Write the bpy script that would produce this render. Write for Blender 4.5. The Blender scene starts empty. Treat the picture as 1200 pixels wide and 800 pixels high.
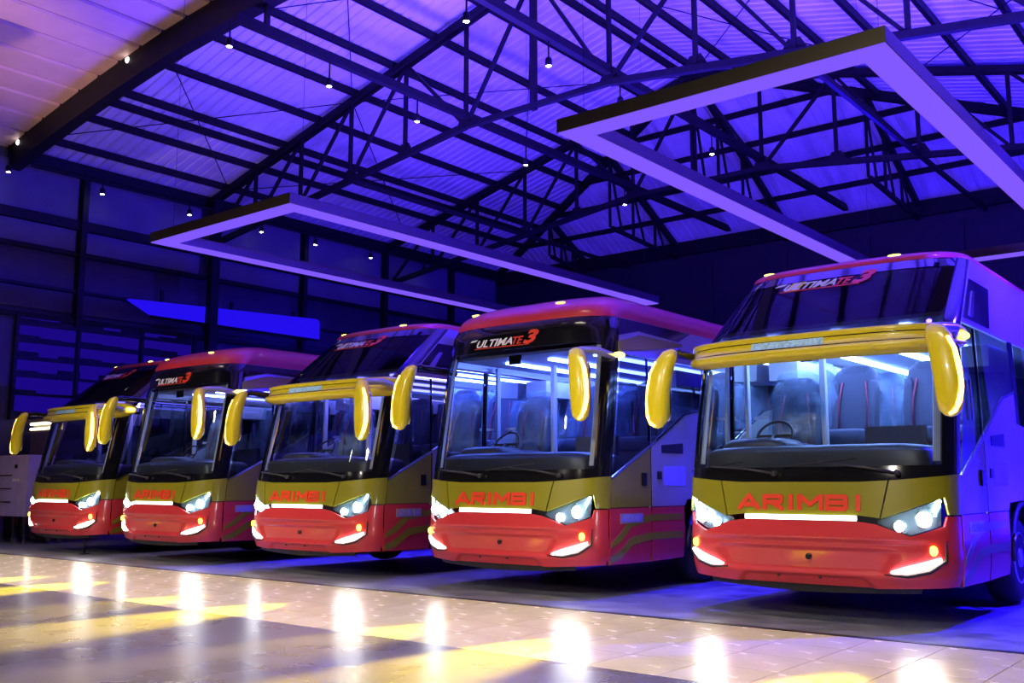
import bpy, math, random
from bisect import bisect_right
from mathutils import Vector, Matrix
random.seed(7)
R = math.radians
scene = bpy.context.scene
col = scene.collection

# ------------------------------------------------------------------ camera
YAW, PITCH, CAMH = R(39.195), R(8.241), 1.32
cam_d = bpy.data.cameras.new('camera')
cam_d.sensor_width = 36.0
cam_d.lens = 36.0 * 1153.0 / 1200.0
cam_d.clip_end = 300
cam = bpy.data.objects.new('camera', cam_d)
cam.location = (0, 0, CAMH)
cam.rotation_euler = (math.pi / 2 + PITCH, 0, YAW)
col.objects.link(cam)
scene.camera = cam

# ------------------------------------------------------------------ world, exposure
world = bpy.data.worlds.new('night_world')
scene.world = world
world.use_nodes = True
bg = world.node_tree.nodes['Background']
bg.inputs[0].default_value = (0.02, 0.015, 0.09, 1)
bg.inputs[1].default_value = 0.12
vs = scene.view_settings
vs.view_transform = 'Standard'
vs.look = 'None'
vs.gamma = 1.0
vs.use_curve_mapping = False
vs.exposure = 0.0

# ------------------------------------------------------------------ large lights
def area(name, loc, rot, sx, sy, color, power, spread=180):
    l = bpy.data.lights.new(name, 'AREA')
    l.shape = 'RECTANGLE'; l.size = sx; l.size_y = sy
    l.color = color; l.energy = power; l.spread = R(spread)
    o = bpy.data.objects.new(name, l)
    o.location = loc; o.rotation_euler = rot
    col.objects.link(o)
    return o
def spot(name, loc, target, color, power, cone=60, blend=.6, radius=.05):
    l = bpy.data.lights.new(name, 'SPOT')
    l.color = color; l.energy = power; l.spot_size = R(cone); l.spot_blend = blend
    l.shadow_soft_size = radius
    o = bpy.data.objects.new(name, l)
    o.location = loc
    o.rotation_euler = (Vector(target) - Vector(loc)).to_track_quat('-Z', 'Y').to_euler()
    col.objects.link(o)
    return o
BLUE = (0.016, 0.004, 1.0)
VIOLET = (0.085, 0.036, 1.0)
WARM = (1.0, 0.86, 0.70)
# front canopy panels (fixtures are built further down at the same places)
CANOPY = [(-20, 4.8), (-15.5, 4.8), (-11, 4.8), (-6.5, 4.8), (-2.4, 4.8)]
for i, (x, y) in enumerate(CANOPY):
    area('canopy_light_lamp', (x, y, 9.55), (0, 0, 0), 2.6, 0.9, WARM, 128, 85)
# added fill lamps behind the camera, brightening the coach fronts (posts built further down)
FRONT_FILL = [((-15.5, -3.0, 7.0), (-15.5, 9.5, 1.0)), ((-9.0, -3.0, 7.0), (-9.0, 9.5, 1.0)), ((-2.5, -3.0, 7.0), (-3.5, 9.5, 1.0))]
for p, t in FRONT_FILL:
    spot('front_fill_light', p, t, (1.0, .90, .78), 3200, 40, .6, .25)
spot('soffit_fill_lamp', (-15.5, -3.0, 7.35), (-20.5, 8.0, 11.2), (1.0, .58, .52), 6500, 25, .8, .2)  # added fill lamp that pinks the soffit planks, has no fixture
# uplights on top of the two hanging light frames
FRAMES = [(-13.87, -10.42, 8.05, 17.65), (-6.05, -2.55, 8.18, 17.65)]
FZ = 5.05
for (x0, x1, y0, y1) in FRAMES:
    for x in (x0 + .15, x1 - .15):
        area('frame_uplight_lamp', (x, (12.2 + y1) / 2, FZ + .2), (math.pi - R(10), 0, 0), .2, y1 - 12.4, VIOLET, 2900, 158)
        for k in range(4):
            y = 10.7 + k * 2.0
            spot('frame_downlight_lamp', (x, y, FZ - .03), (x, y, 0), BLUE, 700 if -11 < x < -10 else 2200, 48, .4, .06)
# blue floods on the right-hand and rear steelwork (fixtures built further down)
FLOODS = [((-.9, 12.6, 4.6), (-14, 12.0, -3.2), 9000, 120), ((-.9, 17.5, 4.6), (-14, 16.2, .0), 9000, 120),
          ((-9.9, 28.9, 6.2), (-9.9, 8, 0), 5000, 100), ((-17.8, 28.9, 6.2), (-17.8, 8, 0), 5000, 100)]
# added blue strip lighting the right-hand wall for coach-side reflections (fixture built with that wall)
area('bounce_strip_lamp', (-.85, 21, .34), (math.pi, R(14), 0), .12, 15.5, BLUE, 2600)
for p, t, e, c in FLOODS:
    spot('blue_flood_lamp', p, t, BLUE, e, c, .5, .12)

# ------------------------------------------------------------------ materials
def new_mat(name):
    m = bpy.data.materials.new(name); m.use_nodes = True
    nt = m.node_tree; nt.nodes.clear()
    out = nt.nodes.new('ShaderNodeOutputMaterial')
    return m, nt, out
def pbr(name, color, rough=.5, metal=0., coat=0., noise=0., nscale=6., bump=0., bscale=40., rvar=0., alpha=None, spec=.5):
    m, nt, out = new_mat(name)
    b = nt.nodes.new('ShaderNodeBsdfPrincipled')
    nt.links.new(b.outputs[0], out.inputs[0])
    b.inputs['Base Color'].default_value = (*color, 1)
    b.inputs['Roughness'].default_value = rough
    b.inputs['Metallic'].default_value = metal
    b.inputs['Coat Weight'].default_value = coat
    b.inputs['Coat Roughness'].default_value = .06
    b.inputs['Specular IOR Level'].default_value = spec
    if noise or bump or rvar:
        tc = nt.nodes.new('ShaderNodeTexCoord')
        n = nt.nodes.new('ShaderNodeTexNoise'); n.inputs['Scale'].default_value = nscale; n.inputs['Detail'].default_value = 5
        nt.links.new(tc.outputs['Object'], n.inputs['Vector'])
        if noise:
            r = nt.nodes.new('ShaderNodeMapRange')
            r.inputs['From Min'].default_value = .3; r.inputs['From Max'].default_value = .7
            r.inputs['To Min'].default_value = 1 - noise; r.inputs['To Max'].default_value = 1 + noise
            nt.links.new(n.outputs['Fac'], r.inputs['Value'])
            mx = nt.nodes.new('ShaderNodeMix'); mx.data_type = 'RGBA'; mx.blend_type = 'MULTIPLY'
            mx.inputs['Factor'].default_value = 1
            mx.inputs[6].default_value = (*color, 1)
            nt.links.new(r.outputs[0], mx.inputs[7])
            nt.links.new(mx.outputs[2], b.inputs['Base Color'])
        if rvar:
            r2 = nt.nodes.new('ShaderNodeMapRange')
            r2.inputs['From Min'].default_value = .3; r2.inputs['From Max'].default_value = .7
            r2.inputs['To Min'].default_value = max(.02, rough - rvar); r2.inputs['To Max'].default_value = rough + rvar
            nt.links.new(n.outputs['Fac'], r2.inputs['Value'])
            nt.links.new(r2.outputs[0], b.inputs['Roughness'])
        if bump:
            n2 = nt.nodes.new('ShaderNodeTexNoise'); n2.inputs['Scale'].default_value = bscale; n2.inputs['Detail'].default_value = 4
            nt.links.new(tc.outputs['Object'], n2.inputs['Vector'])
            bp = nt.nodes.new('ShaderNodeBump'); bp.inputs['Strength'].default_value = bump; bp.inputs['Distance'].default_value = .02
            nt.links.new(n2.outputs['Fac'], bp.inputs['Height'])
            nt.links.new(bp.outputs[0], b.inputs['Normal'])
    return m
def emit(name, color, strength):
    m, nt, out = new_mat(name)
    e = nt.nodes.new('ShaderNodeEmission')
    e.inputs[0].default_value = (*color, 1); e.inputs[1].default_value = strength
    nt.links.new(e.outputs[0], out.inputs[0])
    return m
def glass(name, tint, gloss=(.9, .93, 1), rough=.02, ior=1.45, base=.04):
    m, nt, out = new_mat(name)
    t = nt.nodes.new('ShaderNodeBsdfTransparent'); t.inputs[0].default_value = (*tint, 1)
    g = nt.nodes.new('ShaderNodeBsdfGlossy'); g.inputs[0].default_value = (*gloss, 1); g.inputs['Roughness'].default_value = rough
    f = nt.nodes.new('ShaderNodeFresnel'); f.inputs[0].default_value = ior
    mx = nt.nodes.new('ShaderNodeMixShader')
    nt.links.new(f.outputs[0], mx.inputs[0]); nt.links.new(t.outputs[0], mx.inputs[1]); nt.links.new(g.outputs[0], mx.inputs[2])
    nt.links.new(mx.outputs[0], out.inputs[0])
    return m
def wrap_plastic(name):
    m, nt, out = new_mat(name)
    tc = nt.nodes.new('ShaderNodeTexCoord')
    n = nt.nodes.new('ShaderNodeTexNoise'); n.inputs['Scale'].default_value = 4.5; n.inputs['Detail'].default_value = 2; n.inputs['Distortion'].default_value = .6
    nt.links.new(tc.outputs['Object'], n.inputs['Vector'])
    bp = nt.nodes.new('ShaderNodeBump'); bp.inputs['Strength'].default_value = .9; bp.inputs['Distance'].default_value = .05
    nt.links.new(n.outputs['Fac'], bp.inputs['Height'])
    t = nt.nodes.new('ShaderNodeBsdfTransparent'); t.inputs[0].default_value = (.85, .93, 1, 1)
    b = nt.nodes.new('ShaderNodeBsdfPrincipled'); b.inputs['Base Color'].default_value = (.55, .75, .9, 1)
    b.inputs['Roughness'].default_value = .18; b.inputs['Specular IOR Level'].default_value = .9
    nt.links.new(bp.outputs[0], b.inputs['Normal'])
    r = nt.nodes.new('ShaderNodeMapRange'); r.inputs['From Min'].default_value = .35; r.inputs['From Max'].default_value = .7
    r.inputs['To Min'].default_value = .03; r.inputs['To Max'].default_value = .38
    nt.links.new(n.outputs['Fac'], r.inputs['Value'])
    mx = nt.nodes.new('ShaderNodeMixShader')
    nt.links.new(r.outputs[0], mx.inputs[0]); nt.links.new(t.outputs[0], mx.inputs[1]); nt.links.new(b.outputs[0], mx.inputs[2])
    nt.links.new(mx.outputs[0], out.inputs[0])
    return m
M = dict(
    red=pbr('red_paint', (.62, .035, .045), .35, 0, .7),
    roof_red=pbr('roof_red_paint', (.60, .03, .035), .35, 0, .7),
    yellow=pbr('yellow_paint', (.25, .235, .010), .35, .0, .7),
    bright_yellow=pbr('bright_yellow_paint', (.80, .66, .012), .32, 0, .7),
    silver=pbr('silver_paint', (.50, .50, .46), .28, .45, .8),
    black=pbr('black_gloss', (.006, .006, .008), .12, 0, .5),
    rubber=pbr('tyre_rubber', (.012, .012, .013), .75, noise=.3, bump=.3),
    darkplastic=pbr('dark_plastic', (.02, .02, .024), .45, bump=.15, bscale=120),
    dash=pbr('dashboard_plastic', (.03, .03, .035), .4, bump=.1, bscale=90),
    chrome=pbr('chrome', (.75, .75, .78), .12, 1),
    alloy=pbr('wheel_alloy', (.55, .56, .60), .3, .9),
    seat=pbr('seat_fabric', (.07, .075, .12), .7, bump=.3, bscale=150),
    seat_trim=pbr('seat_trim', (.35, .05, .10), .6),
    wrap=wrap_plastic('plastic_wrap'),
    inner=pbr('interior_trim', (.55, .56, .60), .5),
    glass=glass('windscreen_glass', (.80, .86, .88), ior=1.35),
    darkglass=glass('tinted_glass', (.16, .17, .22), ior=1.5),
    upglass=glass('upper_glass', (.14, .14, .17), gloss=(.3, .3, .31), ior=1.3),
    lens=glass('lamp_lens', (.75, .9, 1.0), ior=1.5),
    strip=emit('daylight_strip', (1, .98, .94), 6),
    head=emit('headlight_white', (.86, .96, 1), 45),
    fog=emit('fog_white', (1, .97, .90), 40),
    amber=emit('amber_lamp', (1, .62, .03), 16),
    mirror_led=emit('mirror_led', (1, .50, .10), 8),
    marker=emit('marker_lamp', (1, .75, .12), 5),
    housing=pbr('lamp_reflector', (.30, .36, .42), .2, .7),
    cab5=emit('cabin_light_white', (.22, .38, 1), 50),
    cab4=emit('cabin_light_blue', (.10, .17, 1), 50),
    cab3=emit('cabin_light_violet', (.16, .16, 1), 26),
    cab2=emit('cabin_light_pale', (.22, .28, .95), 26),
    cab1=emit('cabin_light_dim', (.16, .14, .9), 16),
    letter=pbr('red_lettering', (.80, .05, .02), .4),
    white=pbr('white_print', (.85, .85, .9), .4),
    lilac=pbr('violet_print', (.35, .30, .85), .4),
    plate=pbr('pale_blue_plate', (.42, .74, .95), .4, noise=.3, nscale=30),
    steel=pbr('painted_steel', (.008, .008, .011), .55, noise=.2, spec=.2),
    darkwall=pbr('dark_cladding', (.035, .03, .05), .7, noise=.15, nscale=2),
    backwall=pbr('rear_cladding', (.012, .012, .02), .7, noise=.15, nscale=2),
    wallpanel=pbr('wall_panel', (.10, .09, .15), .65, noise=.12, nscale=1.5),
    sheet=pbr('roof_sheet', (.62, .60, .66), .45, .0, noise=.1, nscale=1.2),
    soffit=pbr('soffit_plank', (.86, .58, .58), .5, noise=.06, nscale=2),
    frame_metal=pbr('frame_metal', (.13, .11, .07), .32, .9),
    frame_glow=emit('frame_diffuser', (.21, .095, 1.0), 1.05),
    spotlens=emit('spot_lens', (1, .97, .92), 30),
    recess=emit('recessed_lens', (1, .95, .9), 4),
    glow=emit('lit_room_glow', (.010, .002, .22), 1.0),
    asphalt=pbr('asphalt', (.17, .17, .185), .42, noise=.3, nscale=3, bump=.25, bscale=60, rvar=.12),
    kerb=pbr('kerb_strip', (.012, .012, .012), .5),
    bluebox=emit('lit_blue_panel', (.02, .005, 1), .85),
    tube=emit('tube_lamp', (1, .93, .75), 3),
    flood_lens=emit('flood_lens', (.08, .03, 1), 8),
    canopy_lens=emit('canopy_lens', (1, .88, .74), 5),
    tan=pbr('tan_panel', (.32, .27, .18), .55, noise=.1),
    pale=pbr('pale_box', (.50, .40, .78), .5, noise=.1, nscale=3),  # violet light falling on the box is put into its base colour
    dim=pbr('shelf_blue', (.20, .2, .34), .5, noise=.3, nscale=3),
)
def tile_mat(name, base, rough, noise, nscale, spec=.5):
    return pbr(name, base, rough, 0, .0, noise, nscale, .02, 14, .03, spec=spec)
M['tile'] = tile_mat('tan_tile', (.76, .66, .38), .26, .10, 2.5)
M['concrete'] = tile_mat('polished_concrete', (.15, .13, .125), .28, .22, 1.2)

# ------------------------------------------------------------------ mesh helpers
class MB:
    def __init__(s): s.v = []; s.f = []; s.sm = []
    def add(s, vs_, fs, smooth=False):
        o = len(s.v); s.v += [tuple(p) for p in vs_]
        s.f += [tuple(i + o for i in f) for f in fs]; s.sm += [smooth] * len(fs)
        return s
    def box(s, x0, x1, y0, y1, z0, z1):
        p = [(x, y, z) for x in (x0, x1) for y in (y0, y1) for z in (z0, z1)]
        return s.add(p, [(0, 1, 3, 2), (4, 6, 7, 5), (0, 4, 5, 1), (2, 3, 7, 6), (0, 2, 6, 4), (1, 5, 7, 3)])
    def bar(s, a, b, w, h=None, up=(0, 0, 1)):
        h = h or w
        a = Vector(a); b = Vector(b); d = (b - a).normalized(); u = Vector(up)
        if abs(d.dot(u)) > .98: u = Vector((0, 1, 0))
        r = d.cross(u).normalized(); u = r.cross(d).normalized()
        p = [q + r * (sx * w / 2) + u * (sy * h / 2) for q in (a, b) for sx, sy in ((-1, -1), (1, -1), (1, 1), (-1, 1))]
        return s.add(p, [(0, 3, 2, 1), (4, 5, 6, 7), (0, 1, 5, 4), (1, 2, 6, 5), (2, 3, 7, 6), (3, 0, 4, 7)])
    def tube(s, pts, rad, n=8, cap=True):
        pts = [Vector(p) for p in pts]; rs = rad if isinstance(rad, (list, tuple)) else [rad] * len(pts)
        vv = []; 
        for i, p in enumerate(pts):
            d = (pts[min(i + 1, len(pts) - 1)] - pts[max(i - 1, 0)]).normalized()
            u = Vector((0, 0, 1)) if abs(d.z) < .9 else Vector((0, 1, 0))
            r = d.cross(u).normalized(); u = r.cross(d)
            for k in range(n):
                a = 2 * math.pi * k / n
                vv.append(p + (r * math.cos(a) + u * math.sin(a)) * rs[i])
        ff = [(i * n + k, i * n + (k + 1) % n, (i + 1) * n + (k + 1) % n, (i + 1) * n + k) for i in range(len(pts) - 1) for k in range(n)]
        if cap: ff += [tuple(range(n))[::-1], tuple((len(pts) - 1) * n + k for k in range(n))]
        return s.add(vv, ff, True)
    def lathe(s, prof, c, axis='x', n=28):
        vv = []
        for (a, r) in prof:
            for k in range(n):
                t = 2 * math.pi * k / n
                if axis == 'x': vv.append((c[0] + a, c[1] + r * math.cos(t), c[2] + r * math.sin(t)))
                elif axis == 'y': vv.append((c[0] + r * math.cos(t), c[1] + a, c[2] + r * math.sin(t)))
                else: vv.append((c[0] + r * math.cos(t), c[1] + r * math.sin(t), c[2] + a))
        m = len(prof)
        ff = [(i * n + k, i * n + (k + 1) % n, (i + 1) * n + (k + 1) % n, (i + 1) * n + k) for i in range(m - 1) for k in range(n)]
        ff += [tuple(range(n))[::-1], tuple((m - 1) * n + k for k in range(n))]
        return s.add(vv, ff, True)
    def pillow(s, c, h, e=.35, n=16, m=10, tilt=0, wob=0):
        sg = lambda a, p: math.copysign(abs(a) ** p, a)
        vv = []
        ct, st = math.cos(tilt), math.sin(tilt)
        for i in range(m + 1):
            ph = -math.pi / 2 + math.pi * i / m
            for k in range(n):
                t = 2 * math.pi * k / n
                x = sg(math.cos(ph), e) * sg(math.cos(t), e) * h[0]
                y = sg(math.cos(ph), e) * sg(math.sin(t), e) * h[1]
                z = sg(math.sin(ph), e) * h[2]
                if wob:
                    q = 1 + wob * (math.sin(9 * x + 5 * z) + math.sin(13 * z - 7 * y + 2 * x)) * .5
                    x *= q; y *= q; z *= 1 + (q - 1) * .5
                y, z = y * ct + z * st, z * ct - y * st
                vv.append((c[0] + x, c[1] + y, c[2] + z))
        ff = [(i * n + k, i * n + (k + 1) % n, (i + 1) * n + (k + 1) % n, (i + 1) * n + k) for i in range(m) for k in range(n)]
        return s.add(vv, ff, True)
    def grid(s, P, closed=False, smooth=True):
        nr, nc = len(P), len(P[0])
        vv = [p for row in P for p in row]
        ff = [(i * nc + k, i * nc + (k + 1) % nc, (i + 1) * nc + (k + 1) % nc, (i + 1) * nc + k) for i in range(nr - 1) for k in range(nc if closed else nc - 1)]
        return s.add(vv, ff, smooth)
    def build(s, name, mat, parent=None, loc=None):
        me = bpy.data.meshes.new(name)
        me.from_pydata(s.v, [], s.f)
        me.polygons.foreach_set('use_smooth', s.sm)
        me.update()
        me.materials.append(M[mat] if isinstance(mat, str) else mat)
        o = bpy.data.objects.new(name, me)
        col.objects.link(o)
        if parent: o.parent = parent
        if loc: o.location = loc
        return o
def fix_normals(o):
    import bmesh
    bm = bmesh.new(); bm.from_mesh(o.data); bmesh.ops.recalc_face_normals(bm, faces=bm.faces); bm.to_mesh(o.data); bm.free()
    return o
def tag(o, label, cat, group=None):
    o['label'] = label; o['category'] = cat
    if group: o['group'] = group
    return o
def empty(name, loc=(0, 0, 0)):
    o = bpy.data.objects.new(name, None); o.location = loc; o.empty_display_size = .3
    col.objects.link(o); return o
def struct(o): o['kind'] = 'structure'; return o
def copy_tree(o, parent=None):
    c = o.copy(); col.objects.link(c)
    if parent: c.parent = parent
    for ch in list(o.children): copy_tree(ch, c)
    return c

# ================================================================== THE SETTING
EAVE_X, EAVE_Z, SLOPE, RIDGE_X = -25.0, 9.64, .2535, -12.72
RIDGE_Z = EAVE_Z + SLOPE * (RIDGE_X - EAVE_X)
RIGHT_X = 2 * RIDGE_X - EAVE_X
Y_FRONT, Y_T2, Y_T3, Y_BACK = 10.7, 16.35, 23.6, 29.8
HK = (Y_BACK - Y_T3) / (RIDGE_X - EAVE_X)
def roof_z(x, y):
    a = EAVE_Z + SLOPE * (min(x, 2 * RIDGE_X - x) - EAVE_X)
    b = EAVE_Z + (RIDGE_Z - EAVE_Z) * (Y_BACK - y) / (Y_BACK - Y_T3)
    return min(a, b)

# ---- floor: polished concrete apron, tan tile walk, asphalt bay
b = MB(); b.box(-60, 14, -12, 6.15, -.3, 0)
floor = struct(b.build('floor', 'concrete'))
b = MB(); b.box(-60, 14, 8.72, 45, -.3, -.015)
b.build('asphalt', 'asphalt', floor)
b = MB(); b.box(-60, 14, 6.15, 8.72, -.3, -.012)
b.build('tile_bed', 'kerb', floor)
b = MB(); b.box(-60, 14, 8.725, 8.80, -.02, .004)
b.build('drain_strip', 'kerb', floor)
tw, td = .61, 2.57 / 4
b = MB()
g_ = .0022; e_ = .003
b.add([(g_, g_, -.012), (tw - g_, g_, -.012), (tw - g_, td - g_, -.012), (g_, td - g_, -.012),
       (g_ + e_ * .3, g_ + e_ * .3, 0), (tw - g_ - e_ * .3, g_ + e_ * .3, 0), (tw - g_ - e_ * .3, td - g_ - e_ * .3, 0), (g_ + e_ * .3, td - g_ - e_ * .3, 0)],
      [(4, 5, 6, 7), (0, 1, 5, 4), (1, 2, 6, 5), (2, 3, 7, 6), (3, 0, 4, 7)])
tile0 = None
for r in range(4):
    for k in range(-48, 8):
        loc = (k * tw - .06, 6.15 + r * td, 0)
        if tile0 is None:
            tile0 = b.build('tile', 'tile', floor, loc)
        else:
            o = tile0.copy(); col.objects.link(o); o.location = loc; o.parent = floor
b = MB(); b.box(-60, -48 * tw - .06, 6.15, 8.72, -.012, 0); b.box(8 * tw - .06, 14, 6.15, 8.72, -.012, 0)
b.build('tile_run', 'tile', floor)['kind'] = 'stuff'

# ---- roof: ribbed sheets, purlins, hips
ceiling = struct(empty('ceiling', (RIDGE_X, 18, RIDGE_Z)))
def under_ceiling(o):
    o.parent = ceiling; o.matrix_parent_inverse = Matrix.Translation(ceiling.location).inverted(); return o
PITCHR = .25
def rib_stations(a0, a1):
    out = []; k = 0
    n = max(1, round((a1 - a0) / PITCHR)); p = (a1 - a0) / n
    for k in range(n):
        t = a0 + k * p
        out += [(t, 0), (t + p * .62, 0), (t + p * .72, .045), (t + p * .90, .045)]
    out.append((a1, 0))
    return out
OVER = .25
def slope_sheet(y0, y1, side):
    rows = []
    for (y, h) in rib_stations(y0, y1):
        xe = EAVE_X - OVER
        xt = RIDGE_X if y <= Y_T3 else EAVE_X + (Y_BACK - y) / HK
        row = []
        for t in (0, .5, 1):
            x = xe + (xt - xe) * t
            z = EAVE_Z + SLOPE * (x - EAVE_X) + .16 + h
            row.append((x if side < 0 else 2 * RIDGE_X - x, y, z))
        rows.append(row)
    m = MB(); m.grid(rows, smooth=False)
    under_ceiling(m.build('roof_sheet', 'sheet'))
Y0R = 10.87
ns = 22
for side in (-1, 1):
    for i in range(ns):
        slope_sheet(Y0R + (Y_BACK - Y0R) * i / ns, Y0R + (Y_BACK - Y0R) * (i + 1) / ns, side)
nb = 24
for i in range(nb):
    x0 = EAVE_X + (RIGHT_X - EAVE_X) * i / nb; x1 = EAVE_X + (RIGHT_X - EAVE_X) * (i + 1) / nb
    rows = []
    for (x, h) in rib_stations(x0, x1):
        d = min(x - EAVE_X, RIGHT_X - x)
        yt = Y_BACK - d * HK
        rows.append([(x, yy, roof_z(RIDGE_X, max(yy, Y_T3)) + .16 + h - (0 if yy <= Y_BACK else .1)) for yy in (Y_BACK + .2, (Y_BACK + yt) / 2, yt)])
    m = MB(); m.grid(rows, smooth=False); under_ceiling(m.build('roof_sheet', 'sheet'))
PO = [.22, 1.5, 3.0, 4.4, 5.8, 7.25, 8.7, 9.2, 10.05, 11.4]
for d in PO:
    for sgn in (-1, 1):
        x = RIDGE_X + sgn * d
        ye = Y_BACK - (12.28 - d) * HK if d < 12.28 else Y_BACK
        m = MB(); m.bar((x, Y0R, roof_z(x, 12) + .06), (x, ye, roof_z(x, 12) + .06), .10, .18)
        under_ceiling(m.build('purlin', 'steel'))
for sgn in (-1, 1):
    x = EAVE_X if sgn < 0 else RIGHT_X
    m = MB(); m.bar((x, Y0R, EAVE_Z - .02), (x, Y_BACK, EAVE_Z - .02), .2, .3)
    under_ceiling(m.build('eave_beam', 'steel'))
    m = MB(); m.bar((x, Y_BACK, EAVE_Z + .03), (RIDGE_X, Y_T3, RIDGE_Z + .03), .16, .26)
    under_ceiling(m.build('hip_rafter', 'steel'))
for t in (.18, .36, .54, .72, .88):
    y = Y_BACK - t * (Y_BACK - Y_T3); d = t * 12.28
    z = roof_z(RIDGE_X, y) + .05
    m = MB(); m.bar((EAVE_X + d, y, z), (RIGHT_X - d, y, z), .10, .16)
    under_ceiling(m.build('back_purlin', 'steel'))
for d in (0, -4.1, 4.1, -8, 8):
    x = RIDGE_X + d; top_t = (12.28 - abs(d)) / 12.28
    yt = Y_BACK - top_t * (Y_BACK - Y_T3)
    m = MB()
    m.bar((x, Y_BACK - .1, EAVE_Z - .05), (x, yt, roof_z(RIDGE_X, yt) - .05), .14, .2)
    zb = 9.5 if d == 0 else 9.3
    m.bar((x, Y_BACK - .1, EAVE_Z - .5), (x, yt, zb + .1), .1, .12)
    npn = 4 if d == 0 else 3
    for k in range(npn):
        ya = Y_BACK - .1 + (yt - Y_BACK) * (k + .5) / npn; yb = Y_BACK - .1 + (yt - Y_BACK) * (k + 1) / npn
        lo = lambda y: EAVE_Z - .5 + (zb + .1 - EAVE_Z + .5) * (Y_BACK - y) / max(.1, (Y_BACK - yt))
        m.bar((x, ya, lo(ya)), (x, yb, roof_z(RIDGE_X, max(yb, Y_T3)) - .1), .06)
        m.bar((x, yb, lo(yb)), (x, yb, roof_z(RIDGE_X, max(yb, Y_T3)) - .1), .07)
    under_ceiling(m.build('jack_truss', 'steel'))

def beam_z(x):
    d = abs(x - RIDGE_X)
    return 10.98 - .0062 * d * d * (1 if d < 9 else 1) - (.0 if d < 5.3 else .028 * (d - 5.3))
# longitudinal ties at the truss nodes, with thin cross bracing rods
BC_FLAT = 9.57
def bc_z(x):
    d = abs(x - RIDGE_X)
    return BC_FLAT if d <= 2 else BC_FLAT - .128 * (d - 2)
for x, w in ((RIDGE_X - 2, .15), (RIDGE_X + 2, .15), (RIDGE_X - 6, .09), (RIDGE_X + 6, .09)):
    m = MB(); zt_ = bc_z(x) + (.25 if w > .1 else 0)
    m.bar((x, 10.0 if w > .1 else Y_T2, zt_), (x, Y_BACK - .2, zt_), w, w * 1.2)
    if w > .1: m.bar((x, 10.7, zt_), (x, 10.7, beam_z(x) - .6), w * .6)
    under_ceiling(m.build('tie_beam', 'steel'))
for (ya, yb) in ((Y_FRONT, Y_T2), (Y_T2, Y_T3)):
    for (xa, xb) in ((-24, -18.7), (-18.7, -12.72), (-12.72, -6.7), (-6.7, -1.4)):
        for (p, q) in (((xa, ya), (xb, yb)), ((xb, ya), (xa, yb))):
            m = MB(); m.tube([(p[0], p[1], roof_z(*p) - .08), (q[0], q[1], roof_z(*q) - .08)], .014, 5)
            under_ceiling(m.build('bracing_rod', 'steel'))

# ---- trusses
def truss(y, label):
    root = empty('roof_truss', (RIDGE_X, y, 8.3))
    def part(name, m):
        o = m.build(name, 'steel'); o.parent = root
        o.matrix_parent_inverse = Matrix.Translation(root.location).inverted()
    for sgn in (-1, 1):
        X = lambda d: RIDGE_X + sgn * d
        for dy in (-.09, .09):
            m = MB(); m.bar((X(12.28), y + dy, roof_z(X(12.28), 12) - .08), (X(0), y + dy, RIDGE_Z - .08), .07, .16)
            part('rafter', m)
        m = MB(); m.bar((X(12.28), y, bc_z(X(12.28))), (X(2), y, BC_FLAT), .14, .14); part('bottom_chord', m)
        ds = [2, 4, 6, 8, 10]
        for d in ds:
            m = MB(); m.bar((X(d), y, bc_z(X(d))), (X(d), y, roof_z(X(d), 12) - .1), .085); part('web_post', m)
        for d0, d1 in ((2, 0), (2, 4), (6, 4), (8, 6), (10, 8), (12, 10)):
            if d0 == 2:
                m = MB(); m.bar((X(d0), y, bc_z(X(d0))), (X(d1), y, roof_z(X(d1), 12) - .1), .08)
            else:
                m = MB(); m.bar((X(d0), y, bc_z(X(d0))), (X(d1), y, roof_z(X(d1), 12) - .1), .075)
            part('web_brace', m)
        for d in (2, 4, 6):
            m = MB(); z = bc_z(X(d))
            m.add([(X(d) - .28, y - .02, z + .0), (X(d) + .28, y - .02, z), (X(d) + .12, y - .02, z + .28), (X(d) - .12, y - .02, z + .28),
                   (X(d) - .28, y + .02, z + .0), (X(d) + .28, y + .02, z), (X(d) + .12, y + .02, z + .28), (X(d) - .12, y + .02, z + .28)],
                  [(0, 1, 2, 3), (7, 6, 5, 4), (0, 4, 5, 1), (1, 5, 6, 2), (2, 6, 7, 3), (3, 7, 4, 0)])
            part('gusset_plate', m)
    m = MB(); m.bar((RIDGE_X - 2, y, BC_FLAT), (RIDGE_X + 2, y, BC_FLAT), .12, .12); part('bottom_chord', m)
    m = MB(); m.bar((RIDGE_X, y, BC_FLAT - .1), (RIDGE_X, y, RIDGE_Z), .13); part('king_post', m)
    tag(root, label, 'truss')
truss(Y_T2, 'black steel roof truss with king post nearest the arched front beam')
truss(Y_T3, 'black steel roof truss where the hipped end of the roof begins')

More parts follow.
